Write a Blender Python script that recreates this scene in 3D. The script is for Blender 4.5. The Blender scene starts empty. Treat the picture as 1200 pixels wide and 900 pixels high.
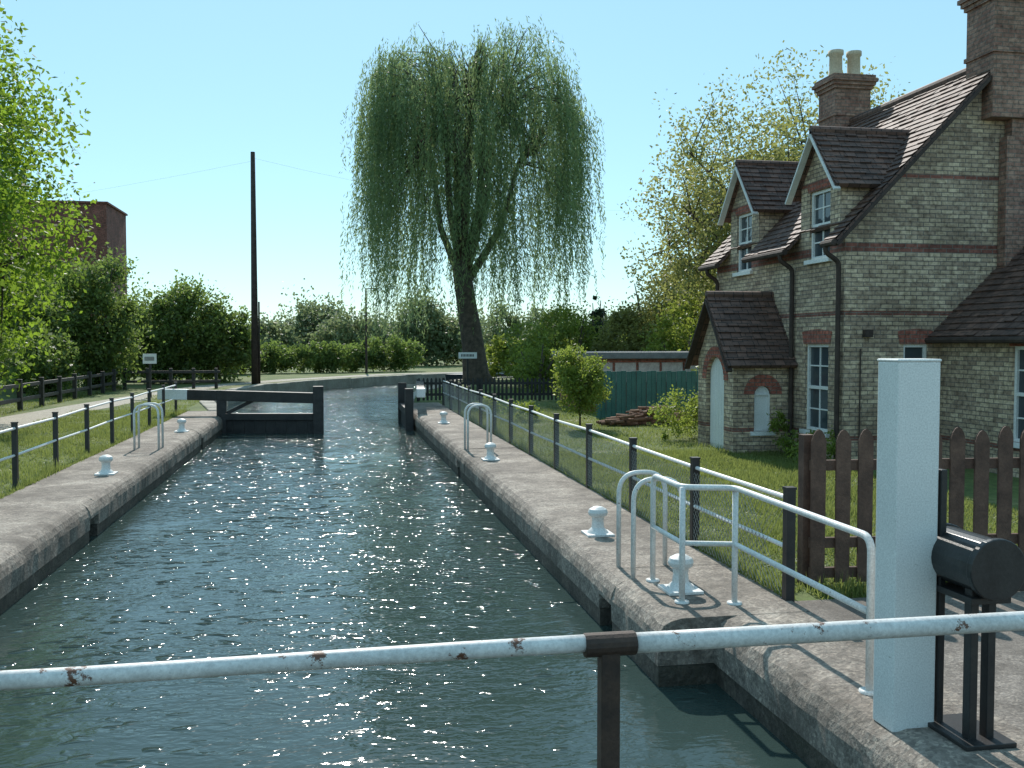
import bpy, math, random
import numpy as np
from mathutils import Vector, Matrix
random.seed(7); rng=np.random.default_rng(7)
scene=bpy.context.scene
coll=scene.collection

# ------------------------------------------------------------------ materials
def nmat(name):
    m=bpy.data.materials.new(name); m.use_nodes=True
    nt=m.node_tree; b=nt.nodes['Principled BSDF']
    return m,nt,b
def N(nt,t,**k):
    n=nt.nodes.new(t)
    for a,v in k.items():
        if a in n.inputs.keys(): n.inputs[a].default_value=v
        else: setattr(n,a,v)
    return n
def ramp(nt,fac,stops):
    r=nt.nodes.new('ShaderNodeValToRGB'); e=r.color_ramp.elements
    while len(e)<len(stops): e.new(0.5)
    for i,(p,c) in enumerate(stops):
        e[i].position=p; e[i].color=(*c,1) if len(c)==3 else c
    nt.links.new(fac,r.inputs[0]); return r
def mixc(nt,fac,a,b,mode='MIX'):
    m=nt.nodes.new('ShaderNodeMix'); m.data_type='RGBA'; m.blend_type=mode
    for s,v in ((0,fac),(6,a),(7,b)):
        if hasattr(v,'links') or hasattr(v,'is_linked'): nt.links.new(v,m.inputs[s])
        else:
            if s==0: m.inputs[0].default_value=v
            else: m.inputs[s].default_value=(*v,1)
    return m.outputs[2]
def math_(nt,op,a,b):
    n=nt.nodes.new('ShaderNodeMath'); n.operation=op
    for i,v in enumerate((a,b)):
        if hasattr(v,'is_linked'): nt.links.new(v,n.inputs[i])
        else: n.inputs[i].default_value=v
    return n.outputs[0]
def noise(nt,vec,scale,detail=5,rough=.6,dist=0):
    n=nt.nodes.new('ShaderNodeTexNoise'); n.inputs['Scale'].default_value=scale
    n.inputs['Detail'].default_value=detail; n.inputs['Roughness'].default_value=rough
    n.inputs['Distortion'].default_value=dist
    nt.links.new(vec,n.inputs['Vector']); return n.outputs[0]
def bump(nt,h,strength,dist,normal=None):
    b=nt.nodes.new('ShaderNodeBump'); b.inputs['Strength'].default_value=strength
    b.inputs['Distance'].default_value=dist; nt.links.new(h,b.inputs['Height'])
    if normal is not None: nt.links.new(normal,b.inputs['Normal'])
    return b.outputs[0]
def coord(nt,which='Object'):
    return nt.nodes.new('ShaderNodeTexCoord').outputs[which]

def surf(name,c1,c2,scale=3,rough=.8,fine=40,bs=.3,bd=.01,metal=0,chip=None,chipth=.62,chipscale=9,speck=None,stain=None):
    m,nt,b=nmat(name); v=coord(nt)
    f=noise(nt,v,scale,8,.65)
    r=ramp(nt,f,[(.3,c1),(.7,c2)]).outputs[0]
    g=noise(nt,v,fine,6,.7)
    r=mixc(nt,.35,r,ramp(nt,g,[(.35,(.35,.35,.35)),(.65,(1.3,1.3,1.3))]).outputs[0],'MULTIPLY')
    hh=g
    if speck:
        w=nt.nodes.new('ShaderNodeTexVoronoi'); w.inputs['Scale'].default_value=speck; nt.links.new(v,w.inputs['Vector'])
        sx=nt.nodes.new('ShaderNodeSeparateColor'); nt.links.new(w.outputs['Color'],sx.inputs[0])
        r=mixc(nt,.6,r,ramp(nt,sx.outputs[0],[(.0,(.35,.34,.33)),(.75,(1.0,1,1)),(1,(1.6,1.58,1.5))]).outputs[0],'MULTIPLY')
    if stain:
        s1=noise(nt,v,.9,9,.74,.4)
        r=mixc(nt,ramp(nt,s1,[(.44,(0,0,0)),(.6,(.85,.85,.85))]).outputs[0],r,stain)
        s2=noise(nt,v,5,6,.7,.2)
        r=mixc(nt,.6,r,ramp(nt,s2,[(.35,(.55,.53,.5)),(.6,(1.15,1.15,1.12))]).outputs[0],'MULTIPLY')
    if chip:
        cf=noise(nt,v,chipscale,8,.75)
        cr=ramp(nt,cf,[(chipth-.015,(0,0,0)),(chipth+.015,(1,1,1))]).outputs[0]
        r=mixc(nt,cr,r,chip)
    nt.links.new(r,b.inputs['Base Color'])
    b.inputs['Roughness'].default_value=rough; b.inputs['Metallic'].default_value=metal
    nt.links.new(bump(nt,hh,bs,bd),b.inputs['Normal'])
    return m

def leafmat(name,dark,light,trans,tf=.45,nscale=.5):
    m=bpy.data.materials.new(name); m.use_nodes=True; nt=m.node_tree; nt.nodes.clear()
    out=nt.nodes.new('ShaderNodeOutputMaterial')
    geo=nt.nodes.new('ShaderNodeNewGeometry'); v=coord(nt)
    f=noise(nt,v,nscale,3,.6)
    ad=nt.nodes.new('ShaderNodeMath'); ad.operation='ADD'
    mu=nt.nodes.new('ShaderNodeMath'); mu.operation='MULTIPLY_ADD'; mu.inputs[1].default_value=.45; mu.inputs[2].default_value=-.22
    nt.links.new(geo.outputs['Random Per Island'],mu.inputs[0])
    nt.links.new(f,ad.inputs[0]); nt.links.new(mu.outputs[0],ad.inputs[1])
    c=ramp(nt,ad.outputs[0],[(.3,dark),(.68,light)]).outputs[0]
    d=N(nt,'ShaderNodeBsdfPrincipled'); d.inputs['Roughness'].default_value=.5
    d.inputs['Specular IOR Level'].default_value=.4
    nt.links.new(c,d.inputs['Base Color'])
    t=N(nt,'ShaderNodeBsdfTranslucent')
    tc=mixc(nt,.6,c,trans,'MIX'); nt.links.new(tc,t.inputs['Color'])
    mx=nt.nodes.new('ShaderNodeMixShader'); mx.inputs[0].default_value=tf
    nt.links.new(d.outputs[0],mx.inputs[1]); nt.links.new(t.outputs[0],mx.inputs[2])
    nt.links.new(mx.outputs[0],out.inputs[0]); return m

def brickmat(name,c1,c2,mortar,red=None,bands=(),squash=1):
    m,nt,b=nmat(name); uv=coord(nt,'UV')
    def bt(a,c,mo):
        t=nt.nodes.new('ShaderNodeTexBrick'); t.offset=.5
        t.inputs['Scale'].default_value=1; t.inputs['Brick Width'].default_value=.225; t.inputs['Row Height'].default_value=.075
        t.inputs['Mortar Size'].default_value=.008; t.inputs['Mortar Smooth'].default_value=.2
        t.inputs['Color1'].default_value=(*a,1); t.inputs['Color2'].default_value=(*c,1); t.inputs['Mortar'].default_value=(*mo,1)
        t.inputs['Bias'].default_value=-.1
        nt.links.new(uv,t.inputs['Vector']); return t
    t=bt(c1,c2,mortar); col=t.outputs['Color']
    if bands:
        t2=bt(red,tuple(x*.7 for x in red),mortar)
        sp=nt.nodes.new('ShaderNodeSeparateXYZ'); nt.links.new(uv,sp.inputs[0])
        acc=None
        for (z,w) in bands:
            c=nt.nodes.new('ShaderNodeMath'); c.operation='COMPARE'; c.inputs[1].default_value=z; c.inputs[2].default_value=w/2
            nt.links.new(sp.outputs[1],c.inputs[0])
            if acc is None: acc=c.outputs[0]
            else:
                a=nt.nodes.new('ShaderNodeMath'); a.operation='MAXIMUM'
                nt.links.new(acc,a.inputs[0]); nt.links.new(c.outputs[0],a.inputs[1]); acc=a.outputs[0]
        col=mixc(nt,acc,col,t2.outputs['Color'])
    n1=noise(nt,uv,1.0,9,.75,.3); n2=noise(nt,uv,11,4,.7)
    col=mixc(nt,.85,col,ramp(nt,n1,[(.34,(.5,.46,.42)),(.62,(1.2,1.2,1.17))]).outputs[0],'MULTIPLY')
    col=mixc(nt,.8,col,ramp(nt,n2,[(.33,(.42,.37,.34)),(.58,(1.2,1.2,1.2))]).outputs[0],'MULTIPLY')
    nt.links.new(col,b.inputs['Base Color']); b.inputs['Roughness'].default_value=.9
    ivt=math_(nt,'SUBTRACT',1.0,t.outputs['Fac'])
    nb=bump(nt,ivt,.8,.01)
    nb=bump(nt,n2,.4,.006,nb)
    nt.links.new(nb,b.inputs['Normal']); return m

def tilemat(name,c1,c2):
    m,nt,b=nmat(name); uv=coord(nt,'UV')
    t=nt.nodes.new('ShaderNodeTexBrick'); t.offset=.5
    t.inputs['Scale'].default_value=1; t.inputs['Brick Width'].default_value=.2; t.inputs['Row Height'].default_value=.16
    t.inputs['Mortar Size'].default_value=.008; t.inputs['Bias'].default_value=0
    t.inputs['Color1'].default_value=(*c1,1); t.inputs['Color2'].default_value=(*c2,1); t.inputs['Mortar'].default_value=(.015,.012,.012,1)
    nt.links.new(uv,t.inputs['Vector'])
    n1=noise(nt,uv,1.6,8,.7); n2=noise(nt,uv,18,4,.7)
    col=mixc(nt,.8,t.outputs['Color'],ramp(nt,n1,[(.3,(.5,.5,.5)),(.65,(1.4,1.35,1.25))]).outputs[0],'MULTIPLY')
    col=mixc(nt,.5,col,ramp(nt,n2,[(.3,(.5,.5,.5)),(.6,(1.3,1.3,1.3))]).outputs[0],'MULTIPLY')
    nt.links.new(col,b.inputs['Base Color']); b.inputs['Roughness'].default_value=.7
    nt.links.new(bump(nt,n2,.5,.01),b.inputs['Normal']); return m

M_white=surf('white_paint',(.62,.62,.6),(.8,.8,.78),3,.45,60,.15,.003,chip=(.14,.07,.04),chipth=.66,chipscale=14)
M_railpaint=surf('chipped_white_paint',(.55,.54,.52),(.8,.79,.77),4,.5,70,.4,.003,chip=(.13,.055,.03),chipth=.605,chipscale=11)
M_whiteplain=surf('white_gloss_paint',(.72,.72,.7),(.82,.82,.81),2,.4,50,.1,.002)
M_postwhite=surf('weathered_white_paint',(.72,.72,.7),(.84,.84,.82),1.2,.5,110,.2,.002,chip=(.36,.35,.32),chipth=.66,chipscale=7)
M_black=surf('black_paint',(.012,.012,.014),(.035,.032,.03),5,.45,60,.3,.004,chip=(.09,.045,.025),chipth=.68,chipscale=20)
M_rust=surf('rusty_brown_steel',(.03,.018,.014),(.08,.045,.03),12,.7,80,.5,.004)
M_iron=surf('cast_iron',(.012,.013,.014),(.04,.04,.04),6,.35,50,.3,.004,metal=.0)
M_conc=surf('concrete_coping',(.21,.175,.15),(.45,.39,.335),1.6,.85,22,1,.02,speck=50,stain=(.12,.1,.082))
M_wall=surf('wet_lock_wall',(.05,.043,.035),(.16,.135,.11),2.2,.6,20,.9,.025,speck=30,stain=(.035,.037,.024))
M_dark=surf('dark_recess',(.01,.01,.01),(.03,.03,.028),4,.8,40,.3,.01)
M_pave=surf('tarmac_paving',(.18,.155,.135),(.32,.28,.25),1.6,.9,50,.9,.012,speck=70,stain=(.13,.11,.095))
M_path=surf('gravel_path',(.38,.34,.28),(.5,.46,.39),2,.95,60,.6,.01,speck=50)
M_blackwood=surf('black_timber',(.014,.013,.013),(.045,.04,.038),4,.6,40,.6,.01)
M_brownwood=surf('brown_fence_timber',(.06,.03,.021),(.17,.095,.066),5,.75,45,.7,.008)
M_polewood=surf('pole_timber',(.03,.018,.014),(.075,.05,.04),6,.8,40,.6,.01)
M_teal=surf('teal_painted_boards',(.025,.12,.11),(.05,.18,.16),3,.6,30,.4,.01)
M_felt=surf('roof_felt',(.12,.12,.125),(.22,.22,.22),3,.8,30,.4,.01)
M_panel=surf('pale_panels',(.4,.3,.28),(.65,.57,.53),6,.7,30,.3,.01)
M_log=surf('log_bark',(.12,.06,.04),(.3,.17,.11),9,.9,40,.6,.01)
M_bark=surf('bark',(.05,.038,.03),(.16,.125,.1),4,.95,18,1,.05)
M_boat=surf('boat_paint',(.35,.38,.4),(.55,.57,.58),1.5,.35,30,.2,.005)
M_hull=surf('boat_hull',(.015,.02,.03),(.04,.05,.06),2,.4,30,.2,.005)
M_pot=surf('chimney_pot_clay',(.45,.36,.25),(.65,.55,.4),5,.8,30,.3,.01)
M_stone=surf('bank_stone',(.24,.22,.18),(.45,.42,.36),1.5,.9,20,.8,.03)
M_galv=surf('galvanised_wire',(.3,.3,.29),(.45,.45,.43),4,.5,40,.1,.002,metal=.5)
M_brick=brickmat('gault_brick',(.62,.49,.35),(.33,.24,.18),(.2,.175,.155),(.27,.105,.08),
    [(.45,.075),(2.62,.075),(3.75,.15),(5.0,.075)])
M_chim=brickmat('chimney_brick',(.36,.22,.17),(.24,.12,.095),(.18,.15,.13))
M_redbrick=brickmat('red_brick',(.42,.135,.095),(.26,.09,.07),(.18,.15,.13))
M_darkbrick=brickmat('dark_red_brick',(.28,.1,.08),(.18,.07,.055),(.13,.09,.08))
M_tile=tilemat('clay_roof_tiles',(.16,.09,.072),(.09,.054,.046))
m,nt,b=nmat('window_glass'); b.inputs['Base Color'].default_value=(.05,.065,.075,1); b.inputs['Roughness'].default_value=.04
nt.links.new(bump(nt,noise(nt,coord(nt),2.5,2,.5),.25,.02),b.inputs['Normal']); M_glass=m

# grass ground
m,nt,b=nmat('grass_ground'); v=coord(nt)
f1=noise(nt,v,.5,9,.72); f2=noise(nt,v,6,6,.7)
c=ramp(nt,f1,[(.32,(.06,.095,.022)),(.52,(.11,.145,.04)),(.7,(.22,.195,.095))]).outputs[0]
c=mixc(nt,.6,c,ramp(nt,f2,[(.3,(.4,.4,.4)),(.65,(1.4,1.4,1.3))]).outputs[0],'MULTIPLY')
nt.links.new(c,b.inputs['Base Color']); b.inputs['Roughness'].default_value=.95
nt.links.new(bump(nt,f2,.8,.05),b.inputs['Normal']); M_grass=m
# water: gentle chop plus sparse steep wavelets; calmer in the lee of the near gate
m,nt,b=nmat('canal_water'); v=coord(nt)
b.inputs['Base Color'].default_value=(.033,.055,.05,1); b.inputs['Roughness'].default_value=.09; b.inputs['IOR'].default_value=1.33
mp_=nt.nodes.new('ShaderNodeMapping'); mp_.inputs['Scale'].default_value=(.75,1.3,1); mp_.inputs['Rotation'].default_value=(0,0,.35); nt.links.new(v,mp_.inputs['Vector'])
sp=nt.nodes.new('ShaderNodeSeparateXYZ'); nt.links.new(v,sp.inputs[0])
def mrange(a,c,lo,hi):
    r_=nt.nodes.new('ShaderNodeMapRange'); r_.inputs[1].default_value=a; r_.inputs[2].default_value=c; r_.inputs[3].default_value=lo; r_.inputs[4].default_value=hi
    nt.links.new(sp.outputs[1],r_.inputs[0]); return r_.outputs[0]
lee=mrange(5,11,.12,1); lee2=mrange(5,11,.5,1); far=mrange(12,18,0,1)
w1=noise(nt,mp_.outputs[0],.9,2,.5,.4); w2=noise(nt,mp_.outputs[0],4.2,3,.6,.6); w3=noise(nt,mp_.outputs[0],12,2,.5,.3)
msk=ramp(nt,noise(nt,v,.25,4,.6,.6),[(.36,(.3,.3,.3)),(.6,(1,1,1))]).outputs[0]
msk=math_(nt,'MULTIPLY',msk,lee2)
pk=ramp(nt,noise(nt,mp_.outputs[0],6.5,1,.4,.2),[(.6,(0,0,0)),(.82,(1,1,1))]).outputs[0]
pm=ramp(nt,noise(nt,v,.45,3,.6,.5),[(.42,(.15,.15,.15)),(.56,(1,1,1))]).outputs[0]
pk=math_(nt,'MULTIPLY',math_(nt,'MULTIPLY',pk,pm),lee)
pk2=ramp(nt,noise(nt,mp_.outputs[0],3.6,1,.4,.2),[(.62,(0,0,0)),(.82,(1,1,1))]).outputs[0]
pk2=math_(nt,'MULTIPLY',math_(nt,'MULTIPLY',pk2,pm),far)
w2=math_(nt,'MULTIPLY',w2,msk); w3=math_(nt,'MULTIPLY',w3,msk)
nb=bump(nt,w1,1,.03); nb=bump(nt,w2,1,.021,nb); nb=bump(nt,w3,1,.012,nb); nb=bump(nt,pk,1,.05,nb); nb=bump(nt,pk2,1,.09,nb)
nt.links.new(nb,b.inputs['Normal']); M_water=m

L_willow=leafmat('willow_leaves',(.07,.12,.055),(.21,.28,.125),(.34,.46,.18),.5,.45)
L_bright=leafmat('bright_leaves',(.045,.09,.012),(.13,.21,.025),(.38,.56,.05),.58,.8)
L_shrub=leafmat('shrub_leaves',(.055,.09,.03),(.16,.21,.06),(.32,.45,.09),.48,.6)
L_far=leafmat('haze_paled_leaves',(.1,.14,.075),(.21,.25,.13),(.33,.4,.17),.45,.25)  # distance haze painted into the leaf colour: paler greens for the far trees
L_olive=leafmat('young_olive_leaves',(.12,.13,.04),(.25,.25,.09),(.48,.5,.14),.5,.6)
L_lime=leafmat('lime_leaves',(.08,.12,.025),(.19,.25,.05),(.45,.55,.09),.5,.7)
L_blade=leafmat('grass_blades',(.08,.115,.03),(.19,.22,.07),(.37,.43,.11),.5,1.2)
L_conifer=leafmat('conifer_needles',(.03,.055,.025),(.07,.11,.045),(.1,.18,.05),.25,.8)

# ------------------------------------------------------------------ mesh helpers
class MB:
    def __init__(s): s.v=[]; s.f=[]; s.m=[]
    def add(s,pts,faces,m=0):
        o=len(s.v); s.v+= [tuple(p) for p in pts]
        for f in faces: s.f.append(tuple(i+o for i in f)); s.m.append(m)
    def box(s,x0,x1,y0,y1,z0,z1,m=0):
        x0,x1=sorted((x0,x1)); y0,y1=sorted((y0,y1)); z0,z1=sorted((z0,z1))
        s.add([(x0,y0,z0),(x1,y0,z0),(x1,y1,z0),(x0,y1,z0),(x0,y0,z1),(x1,y0,z1),(x1,y1,z1),(x0,y1,z1)],
              [(0,3,2,1),(4,5,6,7),(0,1,5,4),(1,2,6,5),(2,3,7,6),(3,0,4,7)],m)
    def beam(s,p,q,w,h,m=0,up=(0,0,1)):
        p=Vector(p);q=Vector(q);d=(q-p).normalized();u=Vector(up)
        if abs(d.dot(u))>.99: u=Vector((0,1,0))
        a=d.cross(u).normalized()*w/2; c=a.cross(d).normalized()*h/2
        s.add([p-a-c,p+a-c,p+a+c,p-a+c,q-a-c,q+a-c,q+a+c,q-a+c],
              [(0,1,2,3),(7,6,5,4),(0,4,5,1),(1,5,6,2),(2,6,7,3),(3,7,4,0)],m)
    def tube(s,pts,rad,seg=8,m=0):
        pts=[Vector(p) for p in pts]
        if not hasattr(rad,'__len__'): rad=[rad]*len(pts)
        d0=(pts[1]-pts[0]).normalized()
        ref=Vector((0,0,1)) if abs(d0.z)<.9 else Vector((1,0,0))
        a=d0.cross(ref).normalized(); V=[]; 
        for i,p in enumerate(pts):
            d=(pts[min(i+1,len(pts)-1)]-pts[max(i-1,0)]).normalized()
            a=(a-d*a.dot(d)).normalized(); c=d.cross(a)
            for k in range(seg):
                t=2*math.pi*k/seg; V.append(p+(a*math.cos(t)+c*math.sin(t))*rad[i])
        F=[]
        for i in range(len(pts)-1):
            for k in range(seg):
                k2=(k+1)%seg; F.append((i*seg+k,i*seg+k2,(i+1)*seg+k2,(i+1)*seg+k))
        F.append(tuple(range(seg))[::-1]); F.append(tuple((len(pts)-1)*seg+k for k in range(seg)))
        s.add(V,F,m)
    def lathe(s,prof,c,seg=20,m=0):
        V=[];F=[]
        for (r,z) in prof:
            for k in range(seg):
                t=2*math.pi*k/seg; V.append((c[0]+r*math.cos(t),c[1]+r*math.sin(t),c[2]+z))
        for i in range(len(prof)-1):
            for k in range(seg):
                k2=(k+1)%seg; F.append((i*seg+k,i*seg+k2,(i+1)*seg+k2,(i+1)*seg+k))
        F.append(tuple((len(prof)-1)*seg+k for k in range(seg)))
        s.add(V,F,m)
    def poly(s,pts,m=0): s.add(pts,[tuple(range(len(pts)))],m)
    def build(s,name,mats,parent=None,smooth=False,uv=True,bevel=0,origin=None,loc0=False):
        me=bpy.data.meshes.new(name); me.from_pydata(s.v,[],s.f)
        for mm in mats: me.materials.append(mm)
        me.polygons.foreach_set('material_index',s.m)
        if smooth: me.polygons.foreach_set('use_smooth',[True]*len(s.f))
        me.update()
        if uv:
            ul=me.uv_layers.new(name='UVMap').data
            for p in me.polygons:
                n=p.normal
                if abs(n.z)>.985: u=Vector((1,0,0)); w=Vector((0,1,0))
                else:
                    u=Vector((0,0,1)).cross(n).normalized(); w=n.cross(u)
                    if w.z<0: w=-w
                for li in p.loop_indices:
                    co=me.vertices[me.loops[li].vertex_index].co
                    ul[li].uv=(co.dot(u),co.dot(w))
        return place(me,name,parent,bevel,loc0)
def place(me,name,parent=None,bevel=0,loc0=False):
    ob=bpy.data.objects.new(name,me); coll.objects.link(ob)
    if not loc0:
        n=len(me.vertices); a=np.empty(n*3,dtype=np.float32); me.vertices.foreach_get('co',a); a=a.reshape(-1,3)
        lo=a.min(0);hi=a.max(0); o=Vector(((lo[0]+hi[0])/2,(lo[1]+hi[1])/2,lo[2]))
        a=a-np.array(o,dtype=np.float32); me.vertices.foreach_set('co',a.ravel().astype(np.float32)); me.update()
        ob.location=o
    if parent is not None:
        ob.location=Vector(ob.location)-Vector(parent.location); ob.parent=parent
    if bevel:
        bm=ob.modifiers.new('bevel','BEVEL'); bm.width=bevel; bm.segments=2; bm.limit_method='ANGLE'
    return ob
def empty(name,loc):
    e=bpy.data.objects.new(name,None); e.location=loc; coll.objects.link(e); return e
def fillet(pts,r,n=6):
    pts=[Vector(p) for p in pts]; out=[pts[0]]
    for i in range(1,len(pts)-1):
        a=(pts[i-1]-pts[i]);c=(pts[i+1]-pts[i]); rr=min(r,a.length*.49,c.length*.49)
        A=pts[i]+a.normalized()*rr; C=pts[i]+c.normalized()*rr
        for k in range(n+1):
            t=k/n; out.append(A*(1-t)**2+pts[i]*2*t*(1-t)+C*t*t)
    out.append(pts[-1]); return out

def leaf_obj(name,C,L,W,mat,parent=None,D=None,up=.0):
    n=len(C); C=np.asarray(C,dtype=np.float64)
    a=rng.normal(size=(n,3))
    if D is not None: a=a*.45+D
    a/=np.linalg.norm(a,axis=1)[:,None]
    b_=np.cross(a,rng.normal(size=(n,3))); b_/=np.linalg.norm(b_,axis=1)[:,None]
    s=rng.uniform(.6,1.25,size=(n,1)); a=a*L*s/2; b_=b_*W*s/2
    V=np.stack([C-a,C+b_-a*.1,C+a,C-b_-a*.1],axis=1).reshape(-1,3).astype(np.float32)
    me=bpy.data.meshes.new(name); me.vertices.add(4*n); me.vertices.foreach_set('co',V.ravel())
    me.loops.add(4*n); me.loops.foreach_set('vertex_index',np.arange(4*n,dtype=np.int32))
    me.polygons.add(n); me.polygons.foreach_set('loop_start',np.arange(0,4*n,4,dtype=np.int32))
    me.materials.append(mat); me.update(calc_edges=True); me.validate()
    return place(me,name,parent)

def tree(name,pos,H,R,tr,z0,nleaf,L,mat,seed=0,nb=9,ns=6,sig=.13,ry=None,shape=.5,W=.55,lean=(0,0)):
    r=np.random.default_rng(seed); ry=ry or R
    e=empty(name,pos); P=Vector(pos); mb=MB()
    top=P+Vector((lean[0],lean[1],z0+(H-z0)*.62))
    tp=[P+Vector((0,0,-.2)),P+Vector((lean[0]*.2,lean[1]*.2,z0*.6)),P+Vector((lean[0]*.5,lean[1]*.5,z0+(H-z0)*.2)),top]
    mb.tube(tp,[tr*1.25,tr*.9,tr*.7,tr*.2],9)
    cen=[]
    cz=z0+(H-z0)*shape; 
    for i in range(nb):
        t=r.uniform(.1,.95); st=tp[1].lerp(tp[3],t)
        ph=2*math.pi*(i+r.uniform(-.3,.3))/nb*1.618*2; el=math.asin(r.uniform(-.8,.97))
        k=r.uniform(.55,.86)
        hz=(H-cz) if math.sin(el)>0 else (cz-z0)
        en=P+Vector((lean[0]+R*k*math.cos(el)*math.cos(ph),lean[1]+ry*k*math.cos(el)*math.sin(ph),cz+hz*k*math.sin(el)))
        mid=st.lerp(en,.5)+Vector((0,0,.06*H*r.uniform(-.2,1)))
        mb.tube([st,mid,en],[tr*.38,tr*.24,tr*.08],6)
        cen.append((en,1))
        for j in range(ns):
            s2=mid.lerp(en,r.uniform(0,1)); q=Vector(r.normal(size=3)).normalized()
            e2=s2+Vector((q.x*R,q.y*ry,q.z*.6*(H-z0)))*r.uniform(.22,.42)
            rel=e2-P-Vector((lean[0],lean[1],cz)); 
            hz2=(H-cz) if rel.z>0 else (cz-z0)
            m_=math.sqrt((rel.x/R)**2+(rel.y/ry)**2+(rel.z/hz2)**2)
            if m_>.93: e2=P+Vector((lean[0],lean[1],cz))+rel*(.93/m_)*r.uniform(.9,1.03)
            mb.tube([s2,s2.lerp(e2,.5)+Vector((0,0,.1)),e2],[tr*.13,tr*.08,tr*.03],4)
            cen.append((e2,r.uniform(.5,1.2)))
    mb.build('trunk_and_branches',[M_bark],e,True,uv=False)
    w=np.array([c[1] for c in cen]); cc=np.array([tuple(c[0]) for c in cen])
    idx=r.choice(len(cc),nleaf,p=w/w.sum())
    sg=R*sig*(.6+.8*w[idx])[:,None]
    sub=np.clip(r.normal(size=(len(cc),8,3)),-1.6,1.6)*R*sig*1.05*np.array([1,1,.7])
    C=cc[idx]+sub[idx,r.integers(0,8,nleaf)]+np.clip(r.normal(size=(nleaf,3)),-1.8,1.8)*sg*.42
    C=C[C[:,2]>P.z+.05]
    leaf_obj('leaves',C,L,L*W,mat,e)
    return e

def mass(name,ells,per,L,mat,seed=0,stems=True,W=.6,shell=.45):
    r=np.random.default_rng(seed); CC=[]
    mb=MB()
    for (x,y,rx,ry,h,*zz) in ells:
        z0=zz[0] if zz else 0
        nc=max(14,int(26*rx)); 
        q=r.normal(size=(nc,3)); q/=np.linalg.norm(q,axis=1)[:,None]; q*=r.uniform(shell,1.0,size=(nc,1))
        cc=np.array([x,y,z0+h*.45])+q*np.array([rx,ry,h*.52])*.88
        n=int(per*rx*h); idx=r.integers(0,nc,n)
        sg=min(rx,h/2)*.16*(r.uniform(.5,1.5,size=nc))[idx][:,None]
        C=cc[idx]+r.normal(size=(n,3))*sg
        CC.append(C[C[:,2]>.02])
        if stems:
            for k in range(4):
                a=r.uniform(0,6.28); e_=(x+math.cos(a)*rx*.6,y+math.sin(a)*ry*.6,z0+h*r.uniform(.5,.85))
                mb.tube([(x+r.uniform(-.2,.2),y,-.1),(x+math.cos(a)*rx*.25,y+math.sin(a)*ry*.25,z0+h*.3),e_],[.09,.06,.02],5)
    C=np.concatenate(CC)
    if stems:
        e=empty(name,(float(C[:,0].mean()),float(C[:,1].mean()),0))
        mb.build('stems',[M_bark],e,True,uv=False); leaf_obj('leaves',C,L,L*W,mat,e); return e
    return leaf_obj(name,C,L,L*W,mat)

# ------------------------------------------------------------------ ground, water
RB=[(2.5,34.2),(2.9,38),(3.9,43),(5.2,48),(6.6,54),(10,58),(20,62),(60,70),(300,100),(1500,160)]
LB=[(-3.5,31.2),(-4.4,36),(-4.6,43),(-3.6,50),(-.6,56),(4.5,63.5),(12,69),(25,73),(60,82),(300,115),(1500,180)]
g=MB()
g.poly([(x,y,0) for x,y in [(-4.35,-60),(-4.35,31.2)]+LB+[(1500,2500),(-2500,2500),(-2500,-60)]])
g.poly([(x,y,0) for x,y in [(3.6,-60),(1500,-60)]+RB[::-1]+[(3.6,34.2)]])
g.build('ground',[M_grass],loc0=True)
w=MB(); w.poly([(-6,-60,-.5),(1500,-60,-.5),(1500,185,-.5),(-6,185,-.5)]); w.build('canal_water',[M_water],loc0=True)
def bank(name,line,sgn):
    mb=MB(); rnd=random.Random(3)
    pts=[]
    for (a,c) in zip(line[:7],line[1:8]):
        n=max(2,int(math.dist(a,c)/1.2))
        for i in range(n): pts.append((a[0]+(c[0]-a[0])*i/n,a[1]+(c[1]-a[1])*i/n))
    for a,c in zip(pts,pts[1:]):
        z=.06+rnd.uniform(-.02,.02)
        mb.beam((a[0],a[1],z-.55),(c[0],c[1],z-.55),.5,1.1)
    return mb.build(name,[M_stone],bevel=.03)
bank('stone_canal_bank',LB,1); bank('stone_canal_bank',RB,-1)
p=MB(); 
pl=[(-9.3,-20),(-9.3,24),(-9.2,30),(-8.6,36),(-7.8,42),(-6.6,50),(-3,58),(3,67),(12,73)]
pr=[(-7.8,-20),(-7.8,24),(-7.6,30),(-6.9,36),(-6.2,42),(-5.2,49.5),(-1.8,57),(4,65.6),(12.5,71.5)]
for i in range(len(pl)-1): p.poly([(*pl[i],.006),(*pr[i],.006),(*pr[i+1],.006),(*pl[i+1],.006)])
p.build('towpath',[M_path])
p=MB(); p.poly([(3.6,-20,.006),(14,-20,.006),(14,7.35,.006),(3.6,7.35,.006)]); p.build('paving',[M_pave])

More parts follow.
